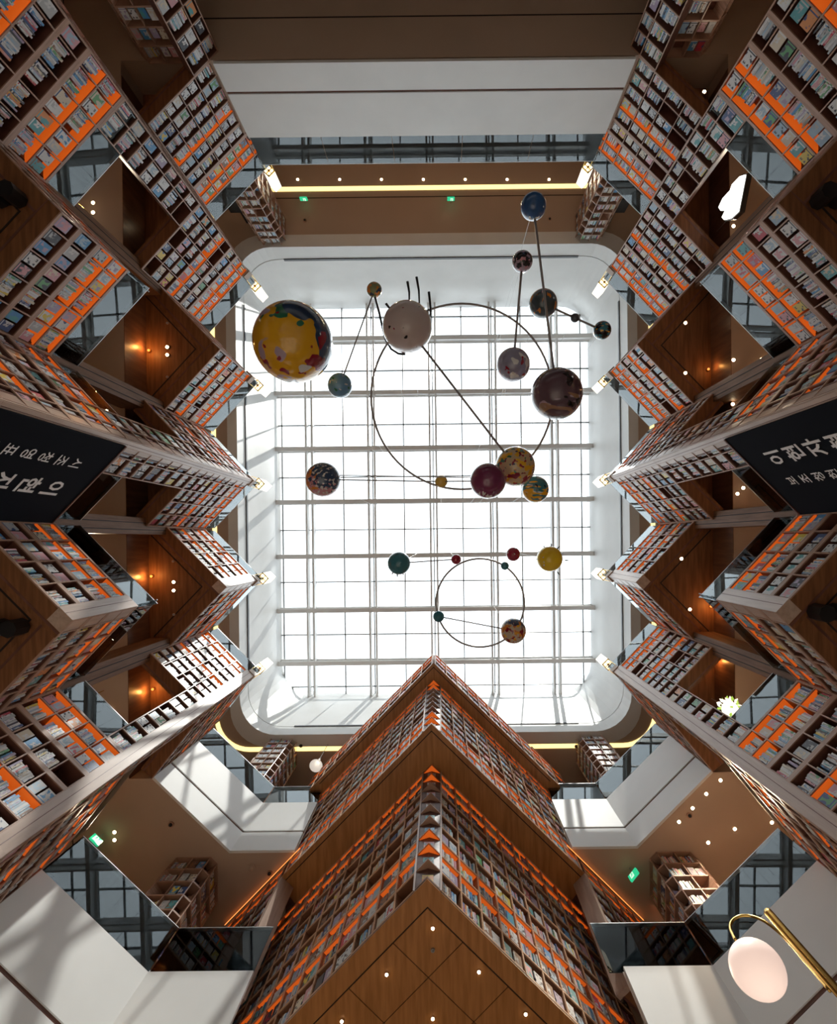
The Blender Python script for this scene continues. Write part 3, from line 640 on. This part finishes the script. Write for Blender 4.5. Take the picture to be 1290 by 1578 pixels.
# leafy glowing ball lamp
p = at(1125, 1093, 11.4); t = empty('ball_chandelier', tuple(p)); tag(t, 'green and cream glowing petal ball lamp in the lower right opening', 'lamp')
mb = MB(); mb.sphere(p, .17, M['lamp'], 16, 10); mb.build('globe', t, True)
rg = random.Random(3); mb = MB()
for i in range(46):
    th = math.acos(1-2*(i+.5)/46); ph = i*2.39996; d = Vector((math.sin(th)*math.cos(ph), math.sin(th)*math.sin(ph), math.cos(th))); a = d.orthogonal().normalized(); b = d.cross(a)
    an = rg.random()*6.3; a, b = a*math.cos(an)+b*math.sin(an), b*math.cos(an)-a*math.sin(an); c0 = p+d*.17
    mb.poly([c0-a*.03, c0+d*.07+b*.04, c0+d*.12+a*.05, c0+d*.07-b*.04], [(0, 1, 2), (0, 2, 3), (2, 1, 0), (3, 2, 0)], M['leaf'] if i % 2 else M['lamp'])
tag(mb.build('petals', t), kind='stuff'); mb = MB(); mb.tube([p+Vector((0, 0, .15)), Vector((p.x, p.y, CL))], .008, M['cable'], 6); mb.build('stem', t)
# flared pendant beside the tower
p = at(487, 1180, 17.6); t = empty('pendant_lamp', tuple(p)); tag(t, 'white flared pendant lamp left of the tower under the top ceiling', 'lamp')
mb = MB(); n = 18; k = len(mb.v)
prof = [(.28, 0), (.24, .05), (.13, .14), (.06, .3), (.035, .55)]
for r_, z_ in prof:
    for j in range(n): a = 2*math.pi*j/n; mb.v.append((p.x+.8*r_*math.cos(a), p.y+.8*r_*math.sin(a), p.z+z_))
i0 = mb.mat(M['shade'])
for i in range(len(prof)-1):
    for j in range(n): mb.f.append([i*n+j, i*n+(j+1) % n, (i+1)*n+(j+1) % n, (i+1)*n+j]); mb.mi.append(i0)
mb.build('shade', t, True); mb = MB(); mb.tube([p+Vector((0, 0, .5)), Vector((p.x, p.y, RZ))], .01, M['cable'], 6); mb.build('stem', t)
# ------------------------------------------------------------------ banners
def banner(s):
    tp, va = Vector((*side(TIP[4], s), 0)), Vector((*side(VAL[4], s), 0)); u = (va-tp).normalized(); L = (va-tp).length
    n = Vector((-u.y, u.x, 0)); 
    if n.dot(Vector((0, 3, 0))-tp) < 0: n = -n
    zt, zb = 9.16, 4.6
    t = empty('banner', tuple((tp+va)/2+Vector((0, 0, zb)))); tag(t, 'black banner with white vertical lettering, hanging on the %s side bookcases' % WH[s], 'banner')
    mb = MB(); mb.obox(tp+u*.10+n*.02+Vector((0, 0, zb)), u*(L-.10), n*.025, (0, 0, zt-zb), M['banner']); mb.build('cloth', t)
    mb = MB(); e = tp+u*L+n*.01; mb.obox(e+Vector((0, 0, zb)), u*.02, n*.05, (0, 0, zt-zb+.05), M['trim']); mb.obox(tp+u*.1+n*.01+Vector((0, 0, zt)), u*(L-.1), n*.05, (0, 0, .03), M['inner']); mb.build('frame', t)
    # reading right is n-facing viewer's right
    rt = Vector((-n.y, n.x, 0))*1.0
    if (Vector((0, 0, 1)).cross(n)-rt).length > .1: rt = -rt
    def col(text, sx, zc, size, pitch):
        for i, ch in enumerate(text):
            if ch == ' ': continue
            c = bpy.data.curves.new('txt', 'FONT'); c.body = ch; c.size = size; c.align_x = 'CENTER'; c.extrude = .002; c.resolution_u = 2
            c.offset = .007 if size > .3 else .001
            o = bpy.data.objects.new('tmp', c); COL.objects.link(o); dg = bpy.context.evaluated_depsgraph_get()
            me = bpy.data.meshes.new_from_object(o.evaluated_get(dg)); bpy.data.objects.remove(o)
            me.materials.clear(); me.materials.append(M['letter'])
            B = tp+u*sx+n*.052+Vector((0, 0, zc-size*.36-i*pitch))
            for v in me.vertices: v.co = B+rt*v.co.x+Vector((0, 0, 1))*v.co.y+n*v.co.z-Vector(t['_o'])
            lo = bpy.data.objects.new('letter', me); COL.objects.link(lo); lo.parent = t
    if s < 0: col('이현자현', 1.22, 8.47, .40, .50); col('시조청영표너', .66, 8.46, .25, .325)
    else: col('이현자현', .70, 8.43, .38, .45); col('보조청현표너', 1.22, 8.57, .23, .30)
banner(-1); banner(1)
# ------------------------------------------------------------------ hanging planets
def splat(name, base, layers, rough=.12):
    m = nmat(name, base, rough, coat=.6); nt = m.node_tree; b = nt.nodes['Principled BSDF']
    tc = nt.nodes.new('ShaderNodeTexCoord'); prev = None
    rgb = nt.nodes.new('ShaderNodeRGB'); rgb.outputs[0].default_value = (*base, 1); prev = rgb.outputs[0]
    for (c, sc, thr, seed, dr, st) in layers:
        mp = nt.nodes.new('ShaderNodeMapping'); mp.inputs['Location'].default_value = (seed*3.1, seed*1.7, seed*2.3); mp.inputs['Scale'].default_value = st
        nt.links.new(tc.outputs['Generated'], mp.inputs[0])
        nz = nt.nodes.new('ShaderNodeTexNoise'); nz.inputs['Scale'].default_value = sc; nz.inputs['Detail'].default_value = 1.5; nt.links.new(mp.outputs[0], nz.inputs['Vector'])
        val = nz.outputs['Fac']
        if dr:
            dp = nt.nodes.new('ShaderNodeVectorMath'); dp.operation = 'DOT_PRODUCT'; dp.inputs[1].default_value = dr
            sb = nt.nodes.new('ShaderNodeVectorMath'); sb.operation = 'SUBTRACT'; sb.inputs[1].default_value = (.5, .5, .5)
            nt.links.new(tc.outputs['Generated'], sb.inputs[0]); nt.links.new(sb.outputs[0], dp.inputs[0])
            ad = nt.nodes.new('ShaderNodeMath'); ad.operation = 'ADD'; nt.links.new(val, ad.inputs[0]); nt.links.new(dp.outputs['Value'], ad.inputs[1]); val = ad.outputs[0]
        cr = nt.nodes.new('ShaderNodeMapRange'); cr.inputs['From Min'].default_value = thr; cr.inputs['From Max'].default_value = thr+.012; nt.links.new(val, cr.inputs['Value'])
        mx = nt.nodes.new('ShaderNodeMixRGB'); nt.links.new(cr.outputs[0], mx.inputs[0]); nt.links.new(prev, mx.inputs[1]); mx.inputs[2].default_value = (*c, 1); prev = mx.outputs[0]
    nt.links.new(prev, b.inputs['Base Color']); return m
O1 = (1, 1, 1)
NAVY, RED, WHT, YEL, GRN, LAV, BLK, TEAL, ORG, PNK = (.03, .06, .13), (.28, .01, .03), (.75, .75, .75), (.85, .45, .02), (.03, .18, .10), (.50, .38, .48), (.01, .01, .015), (.03, .20, .26), (.75, .25, .04), (.65, .30, .35)
BALLS = [
 (452, 528, 61, 10.6, 'large yellow ball with navy side and red and lilac paint splashes', YEL, [(LAV, 2.6, .80, 4, (-.4, .2, -.3), O1), (GRN, 4.5, .72, 9, (.2, -.5, -.1), O1), (NAVY, 2.2, .70, 2, (.85, -.5, 0), O1), (RED, 4.5, .72, 7, (.25, .2, -.15), O1), (RED, 9, .71, 5, None, O1), (WHT, 3, .93, 6, (.1, .9, .2), O1)]),
 (628, 504, 39, 12.0, 'large pinkish-white ball with black drips and bristles', (.62, .52, .50), [(BLK, 6, .72, 3, None, (1, 1, .5)), (RED, 9, .74, 5, None, O1)]),
 (577, 447, 12, 12.6, 'small green and ochre ball at the top of the left rods', (.25, .28, .12), [(ORG, 4, .55, 2, None, O1), (NAVY, 4, .60, 5, None, O1)]),
 (524, 594, 19, 12.0, 'sky blue ball with a dark green spot, right of the yellow one', (.14, .32, .52), [(GRN, 4, .62, 3, None, O1), (WHT, 5, .66, 6, None, O1)]),
 (822, 318, 20, 11.4, 'plain deep blue ball, topmost of all', (.025, .10, .28), [(WHT, 4, 1.0, 2, (0, .9, .3), O1)]),
 (805, 403, 16, 12.2, 'black ball with pale flower patches, below the blue one', BLK, [(LAV, 4.5, .56, 2, None, O1), (PNK, 5, .62, 5, None, O1)]),
 (837, 468, 22, 12.0, 'dark slate ball with orange streaks', (.07, .10, .12), [(ORG, 3.5, .60, 2, None, (1.6, .6, 1)), (PNK, 3.5, .68, 8, None, O1)]),
 (886, 490, 7, 12.0, 'tiny charcoal ball on the rod between two dark balls', (.05, .055, .07), []),
 (928, 509, 14, 12.0, 'dark ball with bands of gold, rightmost of all', BLK, [(TEAL, 4, .52, 4, None, (.5, 1.5, 1)), (YEL, 5, .62, 5, None, (.5, 2, 1))]),
 (791, 562, 26, 12.4, 'pale violet ball beside the sun glare', (.30, .30, .42), [(WHT, 3, .58, 2, None, O1), (RED, 5, .64, 4, None, O1)]),
 (858, 607, 40, 11.6, 'large glossy purple-brown ball with marbled bands', (.13, .075, .10), [(LAV, 2.6, .60, 2, None, (.5, 1.4, 1)), ((.35, .20, .12), 3, .72, 6, (0, .6, 0), (.5, 2, 1)), (BLK, 4, .66, 8, (.4, -.2, 0), O1)]),
 (498, 739, 27, 12.2, 'navy ball with white petals and a pink lower half', NAVY, [(PNK, 8, .62, 3, (-.2, .6, 0), O1), (WHT, 11, .60, 5, None, O1), (ORG, 7, .74, 8, (-.8, 0, 0), O1)]),
 (680, 742, 10, 12.4, 'small mustard yellow ball on the big ring', (.75, .48, .08), []),
 (752, 741, 28, 11.3, 'maroon ball with white drips at its foot', (.20, .035, .10), [(WHT, 5, .92, 3, (0, .8, -.1), (2.5, .6, 1))]),
 (794, 719, 31, 11.9, 'cream ball covered in yellow, green and dark red splashes', (.65, .48, .28), [(YEL, 5, .54, 2, None, O1), (GRN, 7, .60, 5, None, O1), (RED, 7, .60, 8, (.1, .2, 0), O1), (NAVY, 8, .68, 9, None, O1)]),
 (825, 754, 21, 12.6, 'teal ball with yellow stripes, behind the splashed one', TEAL, [(YEL, 3.4, .55, 2, (0, .3, 0), (.6, 2.2, 1)), (WHT, 4, .62, 5, None, (.6, 2.6, 1)), (BLK, 6, .66, 6, None, O1)]),
 (615, 868, 18, 13.4, 'teal ball with dark tufts below, left of the small ring', TEAL, []),
 (703, 862, 8, 13.4, 'tiny red ball with a white star on the small ring', (.38, .01, .04), [(WHT, 3, .66, 2, None, O1)]),
 (791, 854, 11, 13.0, 'small red ball with white flecks above the small ring', (.36, .01, .04), [(WHT, 5, .68, 2, None, O1)]),
 (778, 872, 6.5, 13.4, 'tiny teal ball on the upper right of the small ring', TEAL, []),
 (847, 861, 20, 13.0, 'bright yellow ball with dark spikes', (.90, .62, .01), [(WHT, 4, .70, 2, None, O1)]),
 (676, 950, 9, 13.4, 'tiny teal ball on the left of the small ring', TEAL, []),
 (791, 972, 20, 13.4, 'cream ball with orange, red and dark radiating splashes', (.60, .48, .35), [(ORG, 5, .55, 2, None, O1), (RED, 6, .58, 5, None, O1), (NAVY, 5, .70, 8, (0, -.6, 0), (3, .5, 1)), (YEL, 6, .64, 9, None, O1)]),
]
BP = []
for i, (px, py, r, Z, lab, base, lay) in enumerate(BALLS):
    p = at(px, py, Z); R = r*Z/F*.985; BP.append((p, R)); t = empty('hanging_ball', tuple(p)); tag(t, lab+', hanging', 'ball', None)
    t['label'] = lab + ' hanging under the skylight' if len(lab.split()) <= 11 else lab
    mb = MB(); mb.sphere(p, R, splat('paint_%d' % i, base, lay), 48 if r > 15 else 24, 24 if r > 15 else 12); mb.build('shell', t, True)
    mb = MB(); mb.tube([p+Vector((0, 0, R*.96)), Vector((p.x, p.y, GZ-.6))], .004, M['cable'], 5); mb.build('cable', t)
    mb = MB(); mb.tube([p+Vector((0, 0, R*.97)), p+Vector((0, 0, R*1.03+.02))], .02, M['rod'], 10); mb.build('hook', t)
    if i == 1:
        for a, b, c, d in ((666, 492, 661, 450), (648, 466, 642, 427), (631, 464, 628, 434), (601, 480, 595, 468)):
            q0 = p+(at(a, b, Z)-p)*.92; q1 = at(c, d, Z)
            mb = MB(); mb.tube([q0, q0.lerp(q1, .5)+Vector((.02, 0, 0)), q1], .016, M['black'], 8, r2=.03); mb.build('bristle', t)
    if i == 16:
        for a, b in ((604, 885), (612, 889), (622, 886)):
            mb = MB(); mb.tube([p+(at(a, b, Z)-p)*.75, at(a, b, Z)], .03, M['rod'], 8, r2=.012); mb.build('tuft', t)
    if i == 20:
        for a, b in ((877, 864), (862, 842), (850, 838), (838, 841), (830, 850), (826, 862), (862, 886), (856, 880), (868, 853)):
            q1 = at(a, b, Z); mb = MB(); mb.tube([p+(q1-p)*.8, q1], .018, M['black'], 6, r2=.01); mb.build('spike', t)
def rod(a, b, r, label, Z=None, bow=0):
    a, b = Vector(a), Vector(b); pts = [a.lerp(b, k/12)+Vector((0, 0, bow*math.sin(math.pi*k/12))) for k in range(13)] if bow else [a, b]
    mb = MB(); mb.tube(pts, r, M['rod'], 8); tag(mb.build('mobile_rod', smooth=True), label, 'rod')
def ring(cx, cy, rx, ry, Z0, Z1, r, label, a0=0, a1=360, ang=0):
    pts = []
    for k in range(73):
        a = math.radians(a0+(a1-a0)*k/72); x, y = rx*math.cos(a), ry*math.sin(a); c_, s_ = math.cos(ang), math.sin(ang)
        f = (math.sin(a)+1)/2; pts.append(at(cx+x*c_-y*s_, cy+x*s_+y*c_, Z0+(Z1-Z0)*f))
    mb = MB()
    if a1-a0 >= 360: mb.tube(pts[:-1], r, M['rod'], 8, closed=True)
    else: mb.tube(pts, r, M['rod'], 8)
    tag(mb.build('mobile_ring', smooth=True), label, 'ring')
ring(712, 611, 140, 143, 12.0, 12.4, .026, 'large thin metal ring of the mobile, passing behind the white ball')
ring(740, 929, 68, 68, 13.6, 13.4, .025, 'small thin metal ring of the lower mobile')
def br(i, j, r, label, bow=0): 
    a, b = BP[i][0], BP[j][0]; d = (b-a).normalized(); rod(a+d*BP[i][1]*.9, b-d*BP[j][1]*.9, r, label, bow=bow)
br(1, 14, .027, 'long straight metal rod from the white ball to the splashed cream ball')
br(2, 3, .018, 'thin rod from the small green ball to the sky blue ball')
mb = MB(); pp = [at(578, 458, 12.55), at(584, 480, 12.5), at(589, 503, 12.45), at(594, 523, 12.4), at(603, 538, 12.35), at(614, 545, 12.25), at(624, 546, 12.15)]
mb.tube(pp, .026, M['black'], 8); tag(mb.build('mobile_rod', smooth=True), 'bent dark rod curling from the small green ball under the white ball', 'rod')
br(4, 10, .028, 'long rod from the topmost blue ball down to the purple-brown ball')
br(5, 9, .028, 'rod from the black flower ball to the pale violet ball')
br(6, 7, .026, 'short rod from the slate ball to the tiny charcoal ball')
br(7, 8, .026, 'short rod from the tiny charcoal ball to the gold-banded ball')
br(11, 12, .016, 'rod from the navy petal ball to the small mustard ball')
br(12, 13, .016, 'short rod from the mustard ball to the maroon ball')
rod(BP[11][0]+Vector((.35, -.12, .2)), BP[13][0]+Vector((-.3, -.1, .2)), .012, 'upper parallel thin rod between the navy and maroon balls')
br(16, 17, .016, 'thin rod from the teal tufted ball to the tiny red star ball', .1)
br(21, 22, .016, 'rod from the tiny teal ball across the small ring to the cream ball')
# ------------------------------------------------------------------ brass floor lamp near the lens
pt = at(1183, 1405, 1.6); t = empty('floor_lamp', (pt.x, pt.y, -1.5)); tag(t, 'brass floor lamp with a curved arm and a glowing frosted globe, near the lower right', 'floor lamp')
mb = MB(); mb.tube([(pt.x, pt.y, -1.45), (pt.x, pt.y, 1.59), (pt.x, pt.y, 1.6)], .0125, M['brass'], 16); mb.build('pole', t, True)
mb = MB(); mb.tube([(pt.x, pt.y, -1.5), (pt.x, pt.y, -1.47)], .14, M['brass'], 32); mb.build('base', t)
arm = [at(1279, 1527, 1.33), at(1240, 1481, 1.46), at(1210, 1446, 1.56), at(1180, 1421, 1.63), at(1158, 1412, 1.68), at(1140, 1412, 1.69), at(1128, 1420, 1.68), at(1126, 1432, 1.65), at(1134, 1449, 1.60)]
sm = []
for i in range(len(arm)-1):
    p0, p1, p2, p3 = arm[max(i-1, 0)], arm[i], arm[i+1], arm[min(i+2, len(arm)-1)]
    for q in range(5):
        x = q/5; sm.append(.5*((2*p1)+(-p0+p2)*x+(2*p0-5*p1+4*p2-p3)*x*x+(-p0+3*p1-3*p2+p3)*x*x*x))
sm.append(arm[-1]); mb = MB(); mb.tube(sm, .0045, M['brass'], 10); mb.build('arm', t, True)
g = at(1167, 1493, 1.50); mb = MB(); mb.sphere(g, .0735, M['globe'], 40, 20); mb.build('globe', t, True)
mb = MB(); mb.tube([g+Vector((0, 0, .07)), g+Vector((0, 0, .085))], .012, M['brass'], 12); mb.build('socket', t)
# ------------------------------------------------------------------ books
PAL = [('white', (.72, .73, .74), 34), ('pale grey', (.50, .52, .54), 16), ('cream', (.68, .60, .47), 10), ('dark', (.05, .05, .07), 9), ('navy', (.05, .09, .24), 6), ('blue', (.08, .30, .60), 6), ('pale blue', (.36, .52, .66), 7),
       ('teal', (.10, .38, .42), 5), ('green', (.12, .35, .15), 3), ('yellow', (.75, .58, .08), 3), ('red', (.55, .05, .08), 3), ('pink', (.68, .33, .38), 7), ('lilac', (.42, .34, .50), 4), ('brown', (.28, .14, .08), 4), ('orange', (.72, .28, .08), 2)]
def pick(rng): 
    x = rng.random()*sum(p[2] for p in PAL)
    for p in PAL:
        x -= p[2]
        if x < 0: return p
    return PAL[0]
books = []
rng = random.Random(11)
for ce in BOOKCELLS:
    w, h = ce['w'], ce['h']
    if w < .08: continue
    c3 = ce['o']+ce['u']*w/2+Vector((0, 0, h/2)); q = proj(c3)
    inside = -40 < q[0] < 1330 and -40 < q[1] < 1618
    if not inside: continue
    facing = ce['n'].dot(-c3) > 0
    if not facing: continue
    mode = rng.random()*(.94 if ce['kind'] == 'o' else 1); hi = min(h*.76, .28)
    if ce.get('single'):
        n = 1; lst = [('face', .0, w, .22)]
    elif mode < .46 and w > .28:
        bw = w*.40; lst = [('face', w*.06+rng.uniform(-.01, .01), bw, hi), ('face', w*.54+rng.uniform(-.01, .01), bw, hi*rng.uniform(.92, 1))]
    elif w < .28 and mode < .6:
        lst = [('face', w*.5-min(.085, w*.4), min(.17, w*.8), hi)]
    elif mode < .95:
        x = rng.uniform(.005, .03); lst = []; stop = w*rng.uniform(.72, .98)
        while x < stop:
            bw = rng.uniform(.024, .044)
            if x+bw > w-.004: break
            lst.append(('spine', x, bw, hi*rng.uniform(.80, 1))); x += bw+.0015
            if rng.random() < .05: x += .03
    else: lst = []
    for j, (st, x, bw, bh) in enumerate(lst):
        inset = rng.uniform(.012, .035); dp = .02 if st == 'face' else min(.16, ce['depth']-inset-.02)
        if ce.get('single'): dp = .04
        col = pick(rng); ink = pick(rng)
        if ('tower' in ce['short'] or 'wall' in ce['short']) and rng.random() < .45: col = PAL[rng.choice((3, 3, 4, 5, 7, 10, 11, 12, 13, 13))]
        if st == 'face' and ink[0] == col[0]: ink = PAL[3]
        pos = ce['o']+ce['u']*x-ce['n']*inset+Vector((0, 0, .001))
        area = abs(bw*bh*ce['n'].dot(c3.normalized())/c3.length_squared)
        books.append(dict(pos=pos, u=ce['u'], n=ce['n'], w=bw, h=bh, d=dp, st=st, col=col, ink=ink, ce=ce, j=j, nn=len(lst), area=area, q=q))
inframe = [b for b in books if 8 < b['q'][0] < 1282 and 8 < b['q'][1] < 1570]
inframe.sort(key=lambda b: -b['area'])
# do not single out books hidden behind the banners
single = inframe[:300]; ids = {id(b) for b in single}
class BK:
    def __init__(s): s.v = []; s.f = []; s.t = []; s.k = []; s.uv = []; s.mi = []
    def add(s, b, o0=Vector((0, 0, 0)), parts='all'):
        P = b['pos']-o0; u, n = b['u'], b['n']; U, D, H = u*b['w'], -n*b['d'], Vector((0, 0, b['h']))
        flip = U.cross(D).z < 0
        def bx(P, U, D, H, mi, uvs=True):
            k = len(s.v); s.v += [tuple(x) for x in (P, P+U, P+U+D, P+D, P+H, P+U+H, P+U+D+H, P+D+H)]
            fs = [(0, 3, 2, 1), (4, 5, 6, 7), (0, 1, 5, 4), (1, 2, 6, 5), (2, 3, 7, 6), (3, 0, 4, 7)]
            for f in fs:
                f = f[::-1] if flip else f
                s.f.append([k+i for i in f]); s.mi.append(mi)
                for i in f:
                    s.t.append((*b['col'][1], 1)); s.k.append((*b['ink'][1], 1))
                    s.uv.append(((1.0 if i in (1, 2, 5, 6) else 0.0), (1.0 if i >= 4 else 0.0)))
        if parts == 'all': bx(P, U, D, H, 0)
        elif parts == 'cover':
            tk = .003
            if b['st'] == 'face': bx(P, U, D*.14, H, 0); bx(P+D*.86, U, D*.14, H, 0); bx(P+D*.14, U*.02, D*.72, H, 0)
            else: bx(P, U, D*.02, H, 0); bx(P+D*.02, U*.1, D*.98, H, 0); bx(P+U*.9+D*.02, U*.1, D*.98, H, 0)
        else:
            if b['st'] == 'face': bx(P+D*.14+U*.02+Vector((0, 0, .004)), U*.95, D*.72, H*.97, 0)
            else: bx(P+D*.02+U*.1+Vector((0, 0, .004)), U*.8, D*.93, H*.97, 0)
    def build(s, name, mat):
        me = bpy.data.meshes.new(name); me.from_pydata(s.v, [], s.f); me.materials.append(mat)
        for nm, dat in (('tint', s.t), ('ink', s.k)):
            a = me.color_attributes.new(nm, 'FLOAT_COLOR', 'CORNER'); a.data.foreach_set('color', [c for x in dat for c in x])
        uv = me.uv_layers.new(name='UVMap'); uv.data.foreach_set('uv', [c for x in s.uv for c in x])
        me.update(); o = bpy.data.objects.new(name, me); COL.objects.link(o); return o
st = BK(); nb = 0
for b in books:
    if id(b) not in ids: st.add(b); nb += 1
o = st.build('books', M['book']); tag(o, 'the many smaller books filling the more distant bookcases on all sides', 'books', kind='stuff')
for b in single:
    o0 = b['pos']+b['u']*b['w']/2; k = BK(); k.add(b, o0, 'cover'); o = k.build('book', M['book']); o.location = o0
    pg = BK(); pg.add(b, o0, 'pages'); c = pg.build('pages', M['pages']); c.parent = o
    ce = b['ce']
    fo = 'front cover' if b['st'] == 'face' else 'spine'
    tag(o, '%s %s, %s in bay %s, shelf %s, %s' % (b['col'][0], fo, ORD[min(b['j'], 13)], NUM[ce['col']], NUM[ce['row']], ce['short']), 'book', 'books on the ' + ce['short'])
print('BOOKS', len(books), nb, len(BOOKCELLS))
# ------------------------------------------------------------------ raise everything so the floor sits at zero
for o in SC.objects:
    if o.parent is None and o.type != 'CAMERA': o.location.z += EYE
for o in SC.objects:
    if '_o' in o: del o['_o']
